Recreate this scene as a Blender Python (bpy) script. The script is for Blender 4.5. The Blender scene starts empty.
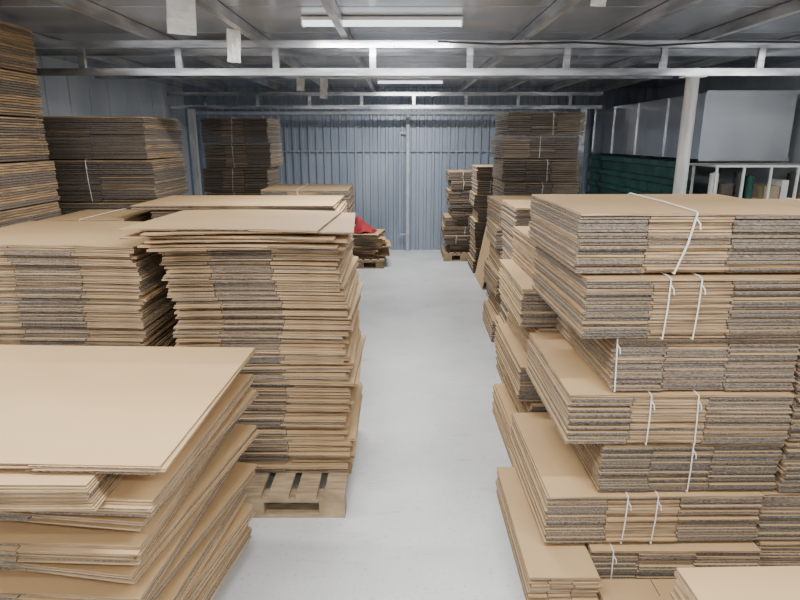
import bpy, math, random
from mathutils import Vector, Matrix
R = random.Random(7)
C = bpy.context.scene.collection

# ---------------------------------------------------------------- materials
def newmat(name):
    m = bpy.data.materials.new(name); m.use_nodes = True
    nt = m.node_tree
    return m, nt, nt.nodes['Principled BSDF']

def noise_mat(name, c1, c2, scale=(1,1,1), nscale=5.0, rough=0.8, metal=0.0, detail=6, bump=0.0,
              objrand=0.0, lo=0.35, hi=0.65, bdist=0.01, coord='Object'):
    m, nt, b = newmat(name)
    N, Lk = nt.nodes, nt.links
    tc = N.new('ShaderNodeTexCoord'); mp = N.new('ShaderNodeMapping'); mp.inputs['Scale'].default_value = scale
    no = N.new('ShaderNodeTexNoise'); no.inputs['Scale'].default_value = nscale; no.inputs['Detail'].default_value = detail
    Lk.new(tc.outputs[coord], mp.inputs['Vector']); Lk.new(mp.outputs[0], no.inputs['Vector'])
    cr = N.new('ShaderNodeValToRGB'); cr.color_ramp.elements[0].position = lo; cr.color_ramp.elements[1].position = hi
    cr.color_ramp.elements[0].color = (*c1, 1); cr.color_ramp.elements[1].color = (*c2, 1)
    Lk.new(no.outputs['Fac'], cr.inputs[0])
    out = cr.outputs[0]
    if objrand > 0:
        oi = N.new('ShaderNodeObjectInfo'); mr = N.new('ShaderNodeMapRange')
        mr.inputs['To Min'].default_value = 1 - objrand; mr.inputs['To Max'].default_value = 1 + objrand
        Lk.new(oi.outputs['Random'], mr.inputs['Value'])
        hv = N.new('ShaderNodeHueSaturation'); Lk.new(mr.outputs[0], hv.inputs['Value']); Lk.new(out, hv.inputs['Color'])
        out = hv.outputs[0]
    Lk.new(out, b.inputs['Base Color'])
    b.inputs['Roughness'].default_value = rough; b.inputs['Metallic'].default_value = metal
    if bump > 0:
        bp = N.new('ShaderNodeBump'); bp.inputs['Strength'].default_value = bump; bp.inputs['Distance'].default_value = bdist
        Lk.new(no.outputs['Fac'], bp.inputs['Height']); Lk.new(bp.outputs[0], b.inputs['Normal'])
    return m

KRAFT = noise_mat('kraft_face', (.45,.298,.147), (.515,.348,.18), (1,2,1), .9, .7, objrand=.08, detail=3)
EDGE_T = noise_mat('kraft_fold_edge', (.13,.09,.055), (.46,.33,.20), (2,2,60), 3, .85, objrand=.14, lo=.30, hi=.64)  # tan of the folds; dark stop also paints shading between sheets
EDGE_G = noise_mat('kraft_cut_edge', (.048,.042,.037), (.275,.235,.195), (50,50,110), 2.2, .95, objrand=.14, lo=.33, hi=.66)  # grey of cut board plus painted shadow of overlapping flaps
CM = [KRAFT, EDGE_T, EDGE_G]
DARKT = noise_mat('far_dim_fold_edge', (.085,.067,.050), (.27,.215,.16), (2,2,60), 3, .85, objrand=.15, lo=.3, hi=.62)  # darker copy of the fold edge, dim light on far stacks painted in
DARKG = noise_mat('far_dim_cut_edge', (.045,.040,.035), (.21,.178,.15), (50,50,90), 2.2, .95, objrand=.15, lo=.33, hi=.66)  # cut edge darkened the same way, far dimness put into its colour
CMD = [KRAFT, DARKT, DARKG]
TWINE = noise_mat('white_twine', (.7,.69,.66), (.82,.81,.78), nscale=30, rough=.6)
WOOD = noise_mat('pallet_wood', (.26,.185,.11), (.45,.34,.215), (2,14,2), 3, .85, objrand=.15)
STEEL = noise_mat('galvanised_steel', (.20,.21,.225), (.76,.77,.79), (.7,4,4), 3.5, .26, .85, detail=8, bump=.4, lo=.3, hi=.7)
POSTM = noise_mat('bright_steel', (.55,.56,.57), (.80,.81,.82), (4,4,.8), 4, .35, .25, detail=6)
DARKSTEEL = noise_mat('purlin_steel', (.34,.35,.37), (.66,.67,.69), (3,.6,3), 4, .35, .7, detail=6)
SHEETM = noise_mat('sheet_metal', (.50,.52,.55), (.62,.64,.67), (1,1,.6), 1.1, .2, .85, detail=2, bump=.45, bdist=.08)
BACKM = noise_mat('corrugated_blue_grey', (.245,.295,.375), (.32,.37,.45), (1,1,.4), 2.0, .38, .25, detail=4)
LEFTM = noise_mat('grey_wall_panel', (.56,.61,.67), (.70,.74,.78), (1,1,.5), 1.6, .35, .2, detail=3)
FRONTM = noise_mat('pale_wall_panel', (.66,.67,.68), (.74,.75,.76), (1,1,.5), 1.6, .6, .0, detail=3)
CEILM = noise_mat('ceiling_panel', (.33,.355,.395), (.46,.49,.53), (1,.3,1), 1.0, .25, .6, detail=4, bump=.2, bdist=.04)
GREENM = noise_mat('dark_green_metal', (.012,.065,.05), (.025,.10,.075), nscale=4, rough=.22)
PIPEM = noise_mat('painted_pipe', (.40,.44,.49), (.50,.54,.59), nscale=8, rough=.5)
RAILM = noise_mat('wall_rail_paint', (.30,.34,.41), (.36,.40,.47), nscale=8, rough=.5)
WHITEM = noise_mat('white_paint', (.76,.76,.74), (.84,.84,.82), nscale=6, rough=.45)
PAPER = noise_mat('paper', (.66,.66,.64), (.78,.78,.76), nscale=14, rough=.8)
RED = noise_mat('red_fabric', (.22,.01,.018), (.36,.02,.03), nscale=9, rough=.85)
BLACK = noise_mat('black_cable', (.02,.02,.022), (.04,.04,.045), nscale=20, rough=.5)
YEL = noise_mat('dim_carton', (.30,.24,.14), (.42,.34,.22), nscale=5, rough=.7)

def floor_mat():
    m, nt, b = newmat('concrete_floor'); N, Lk = nt.nodes, nt.links
    tc = N.new('ShaderNodeTexCoord')
    n1 = N.new('ShaderNodeTexNoise'); n1.inputs['Scale'].default_value = 1.2; n1.inputs['Detail'].default_value = 9; n1.inputs['Roughness'].default_value = .6
    Lk.new(tc.outputs['Object'], n1.inputs['Vector'])
    cr = N.new('ShaderNodeValToRGB'); e = cr.color_ramp.elements
    e[0].position = .30; e[1].position = .66; e[0].color = (.52,.54,.55,1); e[1].color = (.68,.70,.705,1)
    Lk.new(n1.outputs['Fac'], cr.inputs[0])
    n2 = N.new('ShaderNodeTexNoise'); n2.inputs['Scale'].default_value = 45; n2.inputs['Detail'].default_value = 5
    Lk.new(tc.outputs['Object'], n2.inputs['Vector'])
    r2 = N.new('ShaderNodeValToRGB'); r2.color_ramp.elements[0].position = .30; r2.color_ramp.elements[1].position = .42
    r2.color_ramp.elements[0].color = (.72,.72,.71,1); r2.color_ramp.elements[1].color = (1,1,1,1)
    Lk.new(n2.outputs['Fac'], r2.inputs[0])
    mx = N.new('ShaderNodeMixRGB'); mx.blend_type = 'MULTIPLY'; mx.inputs[0].default_value = .7
    Lk.new(cr.outputs[0], mx.inputs[1]); Lk.new(r2.outputs[0], mx.inputs[2])
    mp = N.new('ShaderNodeMapping'); mp.inputs['Scale'].default_value = (1.2,5,1); mp.inputs['Rotation'].default_value=(0,0,.9)
    n3 = N.new('ShaderNodeTexNoise'); n3.inputs['Scale'].default_value = 1.8; n3.inputs['Detail'].default_value = 8; n3.inputs['Distortion'].default_value=1.2
    Lk.new(tc.outputs['Object'], mp.inputs['Vector']); Lk.new(mp.outputs[0], n3.inputs['Vector'])
    r3 = N.new('ShaderNodeValToRGB'); r3.color_ramp.elements[0].position = .30; r3.color_ramp.elements[1].position = .38
    r3.color_ramp.elements[0].color = (.74,.74,.74,1); r3.color_ramp.elements[1].color = (1,1,1,1)
    Lk.new(n3.outputs['Fac'], r3.inputs[0])
    m2 = N.new('ShaderNodeMixRGB'); m2.blend_type = 'MULTIPLY'; m2.inputs[0].default_value = .6
    Lk.new(mx.outputs[0], m2.inputs[1]); Lk.new(r3.outputs[0], m2.inputs[2])
    Lk.new(m2.outputs[0], b.inputs['Base Color']); b.inputs['Roughness'].default_value = .38
    bp = N.new('ShaderNodeBump'); bp.inputs['Strength'].default_value = .15; bp.inputs['Distance'].default_value = .004
    Lk.new(n2.outputs['Fac'], bp.inputs['Height']); Lk.new(bp.outputs[0], b.inputs['Normal'])
    return m
FLOORM = floor_mat()

def emat(name, s, col=(1,.98,.95)):
    m, nt, b = newmat(name)
    b.inputs['Base Color'].default_value = (1,1,1,1)
    b.inputs['Emission Color'].default_value = (*col,1); b.inputs['Emission Strength'].default_value = s
    return m
TUBEM = emat('light_diffuser', 1.8, (.82,.92,1))

# ---------------------------------------------------------------- mesh helpers
class B:
    def __init__(s): s.v=[]; s.f=[]; s.m=[]
    def quad(s, a,b,c,d, m=0): s.f.append((a,b,c,d)); s.m.append(m)
    def box(s, x0,x1,y0,y1,z0,z1,m=0):
        n=len(s.v)
        s.v += [(x0,y0,z0),(x1,y0,z0),(x1,y1,z0),(x0,y1,z0),(x0,y0,z1),(x1,y0,z1),(x1,y1,z1),(x0,y1,z1)]
        for q in [(0,3,2,1),(4,5,6,7),(0,1,5,4),(1,2,6,5),(2,3,7,6),(3,0,4,7)]:
            s.f.append(tuple(n+i for i in q)); s.m.append(m)
    def tube(s, pts, r, closed=False, k=6, m=0):
        pts=[Vector(p) for p in pts]; n=len(s.v); c=len(pts)
        for i,p in enumerate(pts):
            if closed: t=(pts[(i+1)%c]-pts[i-1])
            else: t=pts[min(i+1,c-1)]-pts[max(i-1,0)]
            t.normalize()
            up = Vector((1,0,0)) if abs(t.x)<.8 else Vector((0,0,1))
            a=t.cross(up).normalized(); b2=t.cross(a).normalized()
            for j in range(k):
                an=2*math.pi*j/k; s.v.append(tuple(p+a*r*math.cos(an)+b2*r*math.sin(an)))
        for i in range(c if closed else c-1):
            for j in range(k):
                i2=(i+1)%c; j2=(j+1)%k
                s.quad(n+i*k+j, n+i*k+j2, n+i2*k+j2, n+i2*k+j, m)
        if not closed:
            s.f.append(tuple(n+j for j in range(k))); s.m.append(m)
            s.f.append(tuple(n+(c-1)*k+j for j in reversed(range(k)))); s.m.append(m)
    def slab(s, x0,x1,y0,y1,z,t,zf,nx=2,ny=1,mt=0,mf=0,mb=0,ml=0,mr=0):
        n=len(s.v); W=nx+1
        for lay in (0,1):
            for j in range(ny+1):
                for i in range(nx+1):
                    x=x0+(x1-x0)*i/nx; y=y0+(y1-y0)*j/ny
                    s.v.append((x,y,z+zf(x,y)+lay*t))
        T=n+W*(ny+1)
        for j in range(ny):
            for i in range(nx):
                a=j*W+i
                s.quad(T+a,T+a+1,T+a+W+1,T+a+W,mt); s.quad(n+a,n+a+W,n+a+W+1,n+a+1,mt)
        for i in range(nx):
            s.quad(n+i,n+i+1,T+i+1,T+i,mf); a=ny*W+i; s.quad(n+a+1,n+a,T+a,T+a+1,mb)
        for j in range(ny):
            a=j*W; s.quad(n+a+W,n+a,T+a,T+a+W,ml); a=j*W+nx; s.quad(n+a,n+a+W,T+a+W,T+a,mr)
    def mesh(s, name, mats):
        me=bpy.data.meshes.new(name); me.from_pydata(s.v,[],s.f)
        for mt in mats: me.materials.append(mt)
        me.polygons.foreach_set('material_index', s.m); me.update(); return me

def obj(name, me, loc=(0,0,0), rot=(0,0,0), parent=None, label=None, cat=None, group=None, kind=None):
    o=bpy.data.objects.new(name, me); C.objects.link(o)
    o.location=loc; o.rotation_euler=rot
    if parent: o.parent=parent
    if label: o['label']=label
    if cat: o['category']=cat
    if group: o['group']=group
    if kind: o['kind']=kind
    return o

def boxobj(name, x0,x1,y0,y1,z0,z1, mat, **k):
    b=B(); b.box(x0,x1,y0,y1,z0,z1); return obj(name,b.mesh(name,[mat]),**k)

# ---------------------------------------------------------------- cardboard
def layer(b, L, W, z, t, rng, zones, pat, warp, flap_droop=.002, dyj=.005, nx=4, fl=.22, ends=None):
    f=W*fl; h=W/2
    el=ends or rng.choice([1,2]); er=ends or rng.choice([1,2])
    b.slab(-L/2,L/2,-h+f,h-f,z,t,warp,nx*2,2,0,1,1,el,er)
    xs=[0]+list(zones)+[1]
    for side in (-1,1):
        for i in range(len(xs)-1):
            x0=-L/2+L*xs[i]+(.002 if i else 0); x1=-L/2+L*xs[i+1]-(.002 if i<len(xs)-2 else 0)
            d=rng.uniform(-flap_droop,flap_droop*.3); dy=rng.uniform(-dyj,dyj)
            e=pat[i]
            if rng.random()<.08: e=3-e
            n=max(2,round(nx*2*(xs[i+1]-xs[i])))
            kl=el if i==0 else e; kr=er if i==len(xs)-2 else e
            if side<0:
                y0=-h+dy; y1=-h+f
                zf=lambda x,y,d=d,y1=y1: warp(x,y)+d*(y1-y)/f
                b.slab(x0,x1,y0,y1,z,t,zf,n,2,0,e,e,kl,kr)
            else:
                y0=h-f; y1=h+dy
                zf=lambda x,y,d=d,y0=y0: warp(x,y)+d*(y-y0)/f
                b.slab(x0,x1,y0,y1,z,t,zf,n,2,0,e,e,kl,kr)

flat=lambda x,y:0.0
def bundle_mesh(L,W,H,n,rng,zones=(.3,.64),pat=(2,1,2),nx=2,j=.006,sag=0.0,ends=None,mats=None):
    b=B(); p=H/n
    w=lambda x,y: -sag*(abs(2*x/L)**2)
    for i in range(n):
        sub=B()
        if i==n-1: sub.slab(-L/2,L/2,-W/2,W/2,0,p*.76,w,4,2,0,1,1,1,1)
        else: layer(sub,L,W,0,p*.74,rng,zones,pat,w,flap_droop=p*.2,dyj=j,nx=nx,ends=ends)
        ox=rng.uniform(-j,j); oy=rng.uniform(-j,j); a=rng.uniform(-.006,.006); n0=len(b.v)
        ca,sa=math.cos(a),math.sin(a)
        b.v+=[(x*ca-y*sa+ox,x*sa+y*ca+oy,max(0,z+i*p)) for x,y,z in sub.v]
        b.f+=[tuple(q+n0 for q in fc) for fc in sub.f]; b.m+=sub.m
    return b.mesh('bundle',mats or CM)

def twine_mesh(L,W,H,xa,slant=.0,r=.003):
    b=B(); g=.011; h=W/2+g
    x=xa
    pts=[(x,-h,.001),(x+slant*.3,-h-.004,H*.5),(x+slant*.5,-h,H-.002),(x+slant*.55,-h+.03,H+.002),(x+slant*.9,0,H+.002),(x+slant,h-.02,H+.002),(x+slant,h,H-.002),(x+slant*.4,h,H*.4),(x,h,0.001),(x,0,.0)]
    b.tube(pts,r,closed=True,k=5)
    b.tube([(x+slant*.5,-h,H*.9),(x+slant*.5+.012,-h-.008,H*.9-.02),(x+slant*.5+.014,-h-.01,H*.9-.04)],r*.8,k=5)
    return b.mesh('twine',[TWINE])

def bundle(me,loc,rotz,label,group,twines=(),tilt=(0,0)):
    o=obj('carton_bundle',me,loc,(tilt[0],tilt[1],rotz),label=label,cat='cardboard bundle',group=group)
    for t in twines: obj('twine',t,(0,0,0),parent=o,label='white packing twine')
    return o
GAP=.010
def stack(x0,x1,y0,y1,z0,z1,H,group,label,n=9,jit=.025,seed=1,zones=(.3,.64),pat=(2,1,2),r=.003,tws=(.05,),ends=None,alt=0.0,mats=None):
    rng=random.Random(seed); L=x1-x0; W=y1-y0
    cnt=max(1,round((z1-z0)/H)); H=(z1-z0)/cnt; hh=H-GAP
    mes=[bundle_mesh(L,W,hh,n,rng,zones,pat,j=.008,ends=ends,mats=mats) for _ in range(3)]
    tm=[[twine_mesh(L,W,hh,L*rng.uniform(-.25,.25),rng.uniform(-.04,.04),r) for _ in tws] for _ in range(2)]
    for i in range(cnt):
        a=rng.uniform(-.025,.025)+(math.pi if rng.random()<.5 else 0)
        bundle(mes[i%3],((x0+x1)/2+rng.uniform(-jit,jit)+(alt if i%2 else 0),(y0+y1)/2+rng.uniform(-jit,jit)*.6,z0+i*H+.0035),a,
               label,group,twines=tm[i%2])

def loose(L,W,z,t,rng,warp,loc,rot,group,label,zones=(.3,.64),pat=(2,1,2),droop=.004,plain=False,dyj=.006):
    b=B()
    layer(b,L,W,0,t*.40,rng,zones,pat,warp,flap_droop=droop*.5,dyj=dyj)
    if plain:
        b.slab(-L/2,L/2,-W/2,W/2,t*.5,t*.42,warp,10,6,0,1,1,1,1)
    else:
        sub=B(); layer(sub,L-.006,W-.004,t*.5,t*.40,rng,zones,pat,warp,flap_droop=droop*.5,dyj=dyj)
        n0=len(b.v); b.v+=sub.v; b.f+=[tuple(q+n0 for q in f) for f in sub.f]; b.m+=sub.m
    return obj('flattened_carton',b.mesh('carton',CM),(loc[0],loc[1],z),rot,label=label,cat='cardboard box',group=group)

# ---------------------------------------------------------------- pallets
def pallet(x0,x1,y0,y1,label="weathered wooden pallet under a cardboard stack"):
    L=x1-x0; W=y1-y0
    o=bpy.data.objects.new('wooden_pallet',None); C.objects.link(o); o.location=(x0,y0,0); o.empty_display_size=.2
    o['label']=label; o['category']='pallet'; o['group']='wooden pallets'
    nb=7; bw=L/(nb+(nb-1)*.35); 
    for i in range(nb):
        xa=i*bw*1.35; b=B(); b.box(xa,xa+bw,0,W,.118,.140); obj('deck_board',b.mesh('deck_board',[WOOD]),parent=o)
    for j in range(3):
        ya=[0,W/2-.05,W-.1][j]; b=B(); b.box(0,L,ya,ya+.1,.096,.1175); obj('stringer_board',b.mesh('stringer_board',[WOOD]),parent=o)
        b=B(); b.box(0,L,ya,ya+.1,0,.02); obj('bottom_board',b.mesh('bottom_board',[WOOD]),parent=o)
        for i in range(3):
            xa=[0,L/2-.07,L-.14][i]; b=B(); b.box(xa,xa+.14,ya,ya+.1,.0205,.0955); obj('block',b.mesh('block',[WOOD]),parent=o)
    return o

# ================================================================= ROOM
XL,XR,YF,YB,ZC=-3.8,4.5,-1.2,11.1,2.86
b=B(); b.box(XL-.1,XR+.1,YF-.1,YB+.1,-.1,0); obj('floor',b.mesh('floor',[FLOORM]),kind='structure')
b=B(); b.box(XL-.1,XR+.1,YF-.1,YB+.1,ZC,ZC+.08)
for i in range(12): b.box(XL,XR,YF+.6+i*1.0,YF+.615+i*1.0,ZC-.003,ZC)
obj('ceiling',b.mesh('ceiling',[CEILM]),kind='structure')
def corr(name,n,pitch,depth,h,mat,axis='z'):
    b=B(); prof=[]
    for i in range(n):
        x=i*pitch
        prof+=[(x,0),(x+pitch*.55,0),(x+pitch*.63,-depth),(x+pitch*.92,-depth)]
    prof.append((n*pitch,0))
    for k,(x,y) in enumerate(prof):
        if axis=='z': b.v+=[(x,y,0),(x,y,h)]
        else: b.v+=[(0,y,x),(h,y,x)]
    for k in range(len(prof)-1):
        if axis=='z': b.quad(2*k,2*k+2,2*k+3,2*k+1)
        else: b.quad(2*k,2*k+1,2*k+3,2*k+2)
    return b
b=corr('w',60,(XR-XL)/60,.028,ZC,BACKM); m=b.mesh('wall_back',[BACKM]); obj('wall_back',m,(XL,YB,0),kind='structure')
b=B()
b.box(XL-.06,XL,YF,YB,0,ZC)
for i in range(25): b.box(XL,XL+.014,YF+.3+i*.48,YF+.33+i*.48,0,ZC)
obj('wall_left',b.mesh('wall_left',[LEFTM]),kind='structure')
b=B(); b.box(XR,XR+.06,YF,YB,0,ZC); obj('wall_right',b.mesh('wall_right',[LEFTM]),kind='structure')
b=B(); b.box(XL,XR,YF-.06,YF,0,ZC); obj('wall_front',b.mesh('wall_front',[FRONTM]),kind='structure')  # unseen wall behind the camera, added and kept pale to bounce light
boxobj('wall_rail',-3.6,3.3,YB-.055,YB-.028,1.785,1.803,RAILM,label='thin painted rail across corrugated wall',cat='rail')
boxobj('wall_rail',-3.6,3.3,YB-.085,YB-.028,2.42,2.47,PIPEM,label='galvanised top rail of corrugated wall',cat='rail')
b=B(); b.tube([(.14,YB-.12,0),(.14,YB-.12,2.42)],.034,k=12); b.tube([(.0,YB-.12,.25),(.0,YB-.12,2.2)],.011,k=8)
b.box(0,.14,YB-.13,YB-.11,.3,.32); b.box(0,.14,YB-.13,YB-.11,2.1,2.12)
obj('upright_pipe',b.mesh('upright_pipe',[PIPEM]),label='grey vertical steel pipe in front of corrugated wall',cat='pipe')

def truss(y,zb,zt,x0,x1,start,step,th,label):
    e=bpy.data.objects.new('steel_truss',None); C.objects.link(e); e.location=(0,y,zb)
    e['label']=label; e['category']='roof truss'; e['group']='roof trusses'
    b=B(); b.box(x0,x1,-.025,.025,0,th); obj('bottom_chord',b.mesh('bottom_chord',[STEEL]),parent=e)
    b=B(); b.box(x0,x1,-.025,.025,zt-zb-th,zt-zb); obj('top_chord',b.mesh('top_chord',[STEEL]),parent=e)
    x=start
    while x<x1-.1:
        b=B(); b.box(x,x+.05,-.018,.018,th+.0005,zt-zb-th-.0005); obj('web_post',b.mesh('web_post',[STEEL]),parent=e)
        x+=step
truss(5.2,2.50,2.765,XL+.016,XR,-3.385,.785,.055,'galvanised steel ladder truss spanning the warehouse')
truss(10.3,2.48,2.74,XL+.016,3.3,-3.2,.85,.055,'galvanised steel ladder truss spanning the warehouse')
for y,z in ((5.7,2.715),(7.9,2.725)):
    boxobj('cross_rail',XL+.016,XR if y<7 else 3.38,y,y+.05,z,2.785,STEEL,label='galvanised steel rail under the ceiling purlins',cat='rail',group='ceiling cross rails')
for x in (-3.1,-2.05,-1.22,-.47,1.0,1.72,2.5,3.4):
    boxobj('ceiling_purlin',x,x+.055,YF,YB-.1,2.785,2.855,DARKSTEEL,label='steel purlin running along the ceiling',cat='purlin',group='ceiling purlins')
def post(x,y,w,h,label,mat=STEEL,rnd=False):
    b=B()
    if rnd: b.tube([(x,y,.012),(x,y,h)],w/2,k=20)
    else: b.box(x-w/2,x+w/2,y-w/2,y+w/2,.012,h)
    b.box(x-w,x+w,y-w,y+w,0,.012)
    if rnd: b.box(x-w*.8,x+w*.8,y-w*.6,y+w*.6,h-.012,h)
    m=b.mesh('steel_post',[mat])
    if rnd:
        for p in m.polygons: p.use_smooth=len(p.vertices)==4 and p.area>.02
    obj('steel_post',m,label=label,cat='post',group='steel posts')
post(2.39,5.2,.105,2.498,'galvanised round steel post carrying the truss',POSTM,True)
post(3.0,10.3,.1,2.478,'grey square steel post beside corrugated wall')
post(-3.42,10.3,.1,2.478,'grey square steel post at wall corner',POSTM)
yy=5.1668
b=B(); b.tube([(.3,yy,2.755),(.8,yy,2.735),(1.4,yy,2.75),(2.0,yy,2.722),(2.6,yy,2.755),(3.2,yy,2.75),(4.3,yy,2.735)],.008)
obj('electric_cable',b.mesh('cable',[BLACK]),label='thin black cable slung along the truss',cat='cable')

def fixture(x,y,L,power,label,z=2.80):
    e=bpy.data.objects.new('fluorescent_or_fill_light',None); C.objects.link(e); e.location=(x,y,z)
    e['label']=label; e['category']='ceiling light'; e['group']='ceiling lights'
    b=B(); b.box(-L/2,L/2,-.05,.05,.03,.053)
    b.box(-L/2-.01,-L/2,-.05,.05,-.005,.053); b.box(L/2,L/2+.01,-.05,.05,-.005,.053)
    obj('housing',b.mesh('housing',[WHITEM]),parent=e)
    b=B(); n=8
    for i in range(n+1):
        a=math.pi*i/n; yv=-.045*math.cos(a); zv=.029-.034*math.sin(a); b.v+=[(-L/2,yv,zv),(L/2,yv,zv)]
    for i in range(n): b.quad(2*i,2*i+1,2*i+3,2*i+2)
    obj('light_diffuser',b.mesh('light_diffuser',[TUBEM]),parent=e)
    l=bpy.data.lights.new('lamp','AREA'); l.shape='RECTANGLE'; l.size=L; l.size_y=.08; l.energy=power; l.color=(1,.985,.96)
    obj('lamp',l,(0,0,-.02),parent=e)
fl='white fluorescent batten light on ceiling, some added as unseen fill'
fixture(-.13,4.75,1.15,82,fl)
fixture(.15,9.4,.95,92,fl)
fixture(-.6,1.3,1.2,58,fl)
fixture(1.3,1.1,1.2,62,fl)
fixture(-2.5,2.4,1.1,48,fl)  # added out of view to brighten the left stacks
fixture(3.6,3.2,1.0,72,fl)  # extra fill outside the frame, lifts the right side
fixture(-2.9,.2,1.2,38,fl)  # unseen fill added at the left, level with the camera
fixture(0,-.6,1.2,60,fl)  # unseen fill added behind the camera for overall brightness

def paper(x,y,z,w,h,rz,label):
    b=B(); n=5
    for i in range(n+1):
        for j in range(4):
            b.v.append((w*(j/3-.5),.01*math.sin(i*1.3+j),-h*i/n))
    for i in range(n):
        for j in range(3): a=i*4+j; b.quad(a,a+1,a+5,a+4)
    obj('hanging_paper',b.mesh('paper',[PAPER]),(x,y,z),(0,.05,rz),label=label,cat='paper sheet',group='papers hanging from the ceiling')
paper(-1.25,3.75,2.785,.16,.20,.2,'white paper note hanging from ceiling purlin')
paper(-1.23,4.80,2.785,.10,.23,.5,'crumpled white paper hanging from a purlin before the truss')
paper(-1.23,7.88,2.73,.10,.15,.3,'small white paper hanging from a ceiling rail')
paper(-.94,7.88,2.73,.10,.24,.5,'small white paper hanging from a ceiling rail')
paper(1.12,3.7,2.785,.09,.06,0,'small white paper tag under purlin')

# ================================================================= right annex
b=B(); b.box(3.4,4.4,7.0,11.0,1.78,2.5)
for i in range(5): b.box(3.385,3.4,7.0+i*.98,7.03+i*.98,1.78,2.5)
b.box(3.39,4.41,6.985,7.0,1.76,1.80); b.box(3.39,4.41,6.985,7.0,2.48,2.52)
obj('sheet_metal_duct',b.mesh('duct',[SHEETM]),label='large shiny galvanised sheet metal duct above partition',cat='duct')
b=corr('g',8,1.75/8,.06,3.9,GREENM,'x')
obj('corrugated_partition',b.mesh('partition',[GREENM]),(3.42,11.0,.0),(0,0,-math.pi/2),label='dark green ribbed metal partition below the duct',cat='partition')
e=bpy.data.objects.new('storage_rack',None); C.objects.link(e); e.location=(3.25,6.3,0); e['label']='white steel storage rack beside metal duct'; e['category']='rack'
for x in (0,.28,.56,.84,1.15):
    for y in ((0,.5) if x in (0,1.15) else (0,)):
        b=B(); b.box(x,x+.022,y,y+.022,0,1.72); obj('upright',b.mesh('upright',[WHITEM]),parent=e)
for z in (.3,1.0,1.36,1.722):
    b=B(); b.box(-.02,1.20,-.02,.56,z,z+.022); obj('shelf',b.mesh('shelf',[WHITEM]),parent=e)
for i,(x,w,h,mt) in enumerate([(.15,.12,.16,DARKG),(.60,.16,.14,YEL),(.78,.07,.20,WHITEM),(1.0,.12,.18,YEL)]):
    b=B(); b.box(-w/2,w/2,-.12,.12,0,h); b.box(-w/2+.002,w/2-.002,-.124,-.12,h*.3,h*.6); b.box(-.02,.02,-.121,.121,h,h+.002)
    obj('storage_carton',b.mesh('storage_carton',[mt]),(3.25+x+w/2,6.55,1.3825),label='small dim carton on the white rack',cat='carton',group='cartons on rack')
for i,(x,r,h,mt) in enumerate([(.09,.045,.27,WHITEM),(.35,.05,.28,BLACK),(.47,.045,.24,GREENM),(.92,.05,.27,BLACK)]):
    b=B(); b.tube([(0,0,0),(0,0,h)],r,k=16); b.tube([(0,0,h),(0,0,h+.012)],r*.35,k=10)
    obj('material_roll',b.mesh('material_roll',[mt]),(3.25+x,6.5,1.3825),label='upright roll of material on the white rack',cat='roll',group='rolls on rack')

# ================================================================= STACK A
GA='loose cartons on the pallet beside the aisle'
pallet(-1.32,-.30,2.86,3.86,'pale wooden pallet under tall leaning carton stack')
rng=random.Random(11)
z=.143
while z<1.435:
    f=(z-.14)/1.3
    t=rng.uniform(.011,.017)
    cx=-.765+.030*math.sin(f*math.pi)+.014*math.sin(f*19)+rng.uniform(-.016,.016)-.015*f; cy=3.50+rng.uniform(-.014,.014)
    bend=.006*f
    warp=lambda x,y,bend=bend: -bend*(2*x/.95)**2
    loose(.93+rng.uniform(-.025,.025),.84,z,t,rng,warp,(cx,cy),(0,0,rng.uniform(-.03,.03)),GA,
          'kraft flattened carton in a tall loose stack',zones=(.27,.62),pat=(1,2,1),plain=rng.random()<.08,droop=.003)
    z+=t+rng.choice([.001,.001,.002,.008])
for k in range(6):
    t=.011
    warp=lambda x,y: -.007*(2*x/1.0)**2
    loose([1.0,1.02,1.02,1.1,1.06,1.02][k],.84,z+.003,t,rng,warp,([-.79,-.81,-.79,-.86,-.79,-.90][k],3.42),(0,0,[.03,-.04,.03,-.05,.06,-.05][k]),GA,
          'large kraft flattened carton lying skewed on the stack top',zones=(.3,.66),pat=(1,1,2),plain=True,droop=.002)
    z+=t+[.004,.014,.006,.014,.005,.002][k]
# ================================================================= STACK B
GB='loose cartons on the pallet next to the aisle stack'
pallet(-2.45,-1.40,3.15,4.15,'wooden pallet under sagging carton stack')
rng=random.Random(5); z=.143
while z<1.455:
    f=(z-.14)/1.35; t=rng.uniform(.013,.019)
    bend=.016*f
    warp=lambda x,y,bend=bend: -bend*(max(0,(x+.25)/.9))**2
    loose(1.11+rng.uniform(-.015,.015),.95,z,t,rng,warp,(-1.985+rng.uniform(-.015,.015)-.03*math.sin(f*6),3.62+rng.uniform(-.012,.012)),
          (0,0,rng.uniform(-.015,.015)),GB,'kraft flattened carton in a sagging loose stack',zones=(.4,.72),pat=(1,2,1),plain=z>1.42,droop=.003)
    z+=t+rng.choice([.001,.001,.004])
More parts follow.
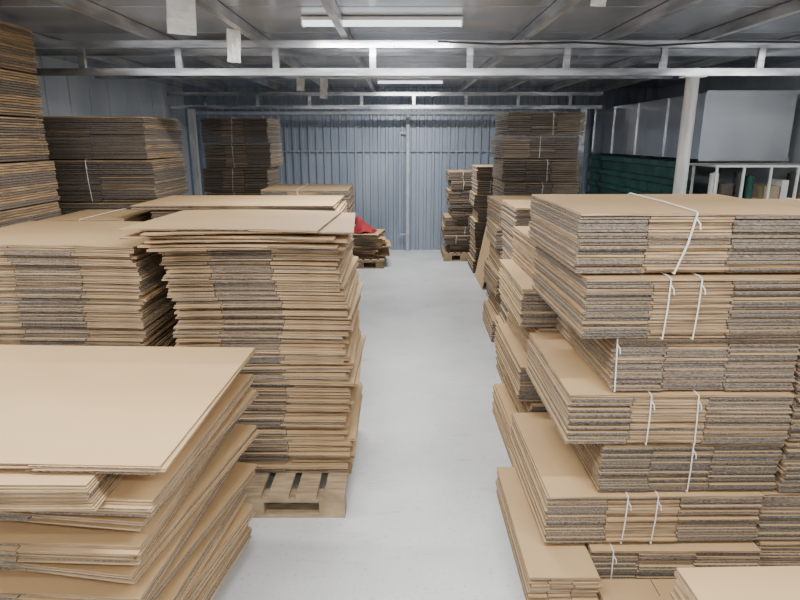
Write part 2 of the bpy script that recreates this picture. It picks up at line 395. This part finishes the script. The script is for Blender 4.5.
# ================================================================= STACK C
GC='loose cartons in the nearest low pile'
pallet(-1.95,-.95,1.62,2.6,'wooden pallet under skewed carton pile')
rng=random.Random(3); z=.143
def cput(L,W,z,t,th,ox,oy,warp=flat,plain=False,pat=(1,2,1),lab='wide kraft flattened carton in a skewed pile',droop=.004):
    c,s=math.cos(th),math.sin(th)
    cx=ox+(-L/2)*c+(W/2)*s; cy=oy+(-L/2)*s-(W/2)*c
    loose(L,W,z,t,rng,warp,(cx,cy),(0,0,th),GC,lab,zones=(.38,.7),pat=pat,droop=droop,plain=plain)
groups=[(4,-.16,-.72,.022,1.2,0),(1,-.12,-.92,.034,.96,1),(3,-.20,-.70,.018,1.2,0),(1,-.12,-.92,.038,.96,1),(4,-.11,-.73,.014,1.2,0),(1,-.10,-.94,.044,.96,1),
        (4,-.19,-.67,.014,1.22,0),(1,-.10,-.92,.042,.96,1),(4,-.08,-.73,.013,1.2,0),(1,-.06,-.94,.044,.96,1),(3,-.16,-.65,.013,1.22,0),(1,-.0,-.92,.036,.96,1),
        (4,-.05,-.73,.013,1.24,0),(1,-.06,-.94,.040,.96,1),(2,-.12,-.645,.014,1.2,0),(1,.0,-.94,.028,.96,1),(3,-.05,-.665,.013,1.22,0)]
for gi,(cnt,th,ox,t,L,sp) in enumerate(groups):
    for k in range(cnt):
        cput(L+rng.uniform(-.02,.02),(.74 if sp else .98)+rng.uniform(-.01,.01),z,t,th+rng.uniform(-.01,.01),ox+rng.uniform(-.01,.01),2.50-(.12 if sp else 0)+rng.uniform(-.012,.01),
             plain=(k==cnt-1))
        z+=t+.0012
    z+=.002
for k in range(6):
    cput(1.05,.94,z,.0125,.0+rng.uniform(-.01,.01),-.86+rng.uniform(-.006,.006),2.41,lab='smaller kraft flattened carton in a neat group',pat=(1,1,1),droop=.002)
    z+=.0138
for k in range(3):
    cput(1.28,1.0,z+.002,.008,[-.05,-.02,-.035][k],-.645,2.52,lab='broad smooth kraft carton on top of the pile',plain=True,pat=(1,2,2),droop=.001)
    z+=.0095

# ================================================================= STACK D
GD='twine-tied bundles in the tall aisle stack'
rng=random.Random(21)
LD,WD=.92,.86
def dbund(xl,yf,z0,z1,rz,tws,label,n=19,L=LD,W=WD,pat=(2,1,2),ends=None,group=GD,r=.003):
    H=z1-z0-GAP
    me=bundle_mesh(L,W,H,n,rng,(.28,.62),pat,nx=3,j=.007,ends=ends)
    tm=[twine_mesh(L,W,H,-L/2+L*a,s,r) for a,s in tws]
    bundle(me,(xl+L/2,yf+W/2,z0+.0035),rz,label,group,tm)
lab='tied bundle of flattened kraft cartons'
dbund(.56,2.18,.0,.195,.0,[],'narrow kraft carton bundle on the floor',L=.30,W=.9,pat=(1,1,1),n=14)
dbund(.875,2.34,.0,.205,.0,[(.12,.0)],lab,pat=(2,2,2),L=.77,n=16)
dbund(.66,2.38,.205,.46,.01,[(.36,.02),(.50,.02)],lab+' with double twine',L=.97)
dbund(.89,2.40,.46,.706,.01,[(.5,0)],lab+' set back in the stack',pat=(2,2,2),L=.80)
dbund(.73,2.38,.706,.95,.0,[(.36,.0),(.58,-.02)],lab+' with double twine',L=.96)
dbund(.90,2.40,.95,1.20,.012,[(.02,-.02)],lab+' set back in the stack',pat=(2,2,2),L=.79)
dbund(.74,2.36,1.20,1.468,.025,[(.34,.015),(.47,.015)],lab+' with double twine',L=.97)
dbund(.71,2.40,1.468,1.725,.015,[(.40,.13)],lab+' on top with one slanted twine',L=1.0,r=.0042)
z=.003
for k in range(4):
    loose(.86,.46,z,.017,rng,flat,(1.31+.01*math.sin(k*2),2.075+.006*math.cos(k*3)),(0,0,.01*(k-2)),'low cartons before the tall stack','flattened carton lying low on concrete before the tall stack',pat=(2,1,2),droop=.002)
    z+=.0185
GE='tied bundles in the column beside the tall stack'
for i,(za,zb,x) in enumerate([(0,.205,1.665),(.205,.46,1.65),(.46,.706,1.715),(.706,.95,1.715),(.95,1.2,1.715),(1.2,1.468,1.755),(1.468,1.70,1.78)]):
    dbund(x,2.39+.01*(i%2),za,zb,0,[(.3,.01)],'tied bundle of grey-brown flattened cartons',n=18,L=.95,pat=(2,2,1) if i%2 else (2,2,2),group=GE)
GF='tied bundles in the second aisle column'
stack(.70,1.55,3.32,4.2,0,1.42,.236,GF,'tied bundle of flattened kraft cartons',n=17,seed=33,jit=.02,tws=(.1,),ends=1,alt=.09)
stack(1.70,2.5,3.4,4.2,0,1.35,.27,GF,'tied bundle of flattened kraft cartons',n=10,seed=34,jit=.02)
stack(.88,1.76,4.45,5.1,0,1.52,.25,'tied bundles in the third aisle column','tied bundle of flattened cartons beside the aisle',n=13,seed=35,jit=.04,ends=2)
stack(.98,1.84,5.8,6.6,0,1.42,.24,'tied bundles in the fourth aisle column','tied bundle of flattened cartons beside the aisle',n=12,seed=36,jit=.04)
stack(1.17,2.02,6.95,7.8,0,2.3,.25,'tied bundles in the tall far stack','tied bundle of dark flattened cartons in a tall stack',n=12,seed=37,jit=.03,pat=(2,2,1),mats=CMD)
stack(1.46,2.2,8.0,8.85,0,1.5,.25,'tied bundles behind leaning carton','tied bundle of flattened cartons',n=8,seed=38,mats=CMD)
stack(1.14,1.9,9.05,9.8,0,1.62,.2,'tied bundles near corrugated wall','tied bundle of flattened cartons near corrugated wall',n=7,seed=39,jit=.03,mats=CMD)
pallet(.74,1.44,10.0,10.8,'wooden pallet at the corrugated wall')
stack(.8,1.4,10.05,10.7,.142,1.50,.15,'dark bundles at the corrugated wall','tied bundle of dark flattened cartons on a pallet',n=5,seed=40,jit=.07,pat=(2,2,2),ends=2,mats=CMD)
b=B(); layer(b,1.35,.85,0,.012,rng,(.3,.65),(1,1,1),flat)
o=obj('flattened_carton',b.mesh('carton',CM),(1.27,8.45,.67),(0,math.radians(-79),0),label='single kraft carton leaning upright against a stack',cat='cardboard box')
GS='tied bundles in the nearest right pile'
stack(.91,1.8,.85,1.70,0,.645,.2,GS,'pale kraft carton bundle in a low pile',n=13,seed=41,jit=.015,pat=(1,1,1),ends=1)

# ================================================================= left back stacks
stack(-3.55,-2.67,3.88,4.72,0,2.775,.3,'tied bundles stacked up to the ceiling','tied bundle of flattened cartons in a ceiling-high stack',n=17,seed=50,jit=.02,pat=(1,2,1))
stack(-3.5,-2.18,5.35,6.2,0,2.2,.36,'tied bundles in the wide grey stack','wide tied bundle of grey-brown flattened cartons',n=21,seed=51,jit=.03,pat=(2,2,2))
stack(-1.86,-.46,4.5,5.3,0,1.49,.25,'tied bundles behind the aisle stack','tied bundle of flattened cartons behind the aisle stack',n=14,seed=52,jit=.02)
GM='broad cartons on top of the middle stack'
rng=random.Random(8)
for k in range(2):
    loose(1.5,.84,1.495+k*.018,.014,rng,flat,(-1.24,4.88),(0,0,.02-.03*k),GM,'broad pale kraft carton capping a stack',plain=True)
stack(-2.58,-2.02,4.3,5.0,0,1.45,.24,'tied bundles between the left stacks','tied bundle of pale flattened cartons',n=9,seed=57,jit=.015,pat=(1,1,2))
stack(-1.4,-.52,6.1,6.9,0,1.52,.25,'tied bundles further down the aisle','tied bundle of flattened cartons beside the aisle',n=12,seed=53,jit=.03)
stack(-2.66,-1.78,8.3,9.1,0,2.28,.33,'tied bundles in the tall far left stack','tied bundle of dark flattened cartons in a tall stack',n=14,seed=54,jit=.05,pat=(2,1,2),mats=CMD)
pallet(-1.05,-.25,9.4,10.3,'wooden pallet under low carton pile')
rng=random.Random(77); z=.143
while z<.53:
    t=rng.uniform(.02,.03)
    loose(.66+rng.uniform(-.12,.12),.66,z,t,rng,flat,(-.60+rng.uniform(-.10,.10),9.85+rng.uniform(-.03,.03)),(0,0,rng.uniform(-.2,.2)),
          'loose cartons in the low pile at the wall','flattened carton in a low messy pile',pat=(1,2,1))
    z+=t+.008
b=B(); n=16
for i in range(n+1):
    for j in range(n+1):
        u=i/n-.5; v=j/n-.5; r=math.hypot(u,v)*2
        a=math.atan2(v,u)
        zz=.25*max(0,1-r)**1.2+.02*math.sin(6*a+3*r)*min(1,r*2)+.012
        b.v.append((u*(.40+.09*math.sin(5*a))-.07*max(0,1-r),v*(.42+.08*math.cos(4*a)),max(zz,.004)))
for i in range(n):
    for j in range(n):
        a=i*(n+1)+j; b.quad(a,a+n+1,a+n+2,a+1)
m=b.mesh('red_cloth',[RED])
for p in m.polygons: p.use_smooth=True
o=obj('red_cloth',m,(-.62,9.80,z-.005),label='crumpled red cloth heaped on a low carton pile',cat='cloth')
s=o.modifiers.new('s','SOLIDIFY'); s.thickness=.006; s.offset=1

# ================================================================= world/camera
w=bpy.data.worlds.new('World'); bpy.context.scene.world=w; w.use_nodes=True
w.node_tree.nodes['Background'].inputs[0].default_value=(.6,.65,.7,1); w.node_tree.nodes['Background'].inputs[1].default_value=.3
cam=bpy.data.cameras.new('Camera'); cam.lens=27; cam.sensor_width=36
co=bpy.data.objects.new('Camera',cam); C.objects.link(co); co.location=(0,0,2); co.rotation_euler=(math.radians(75),0,0)
bpy.context.scene.camera=co
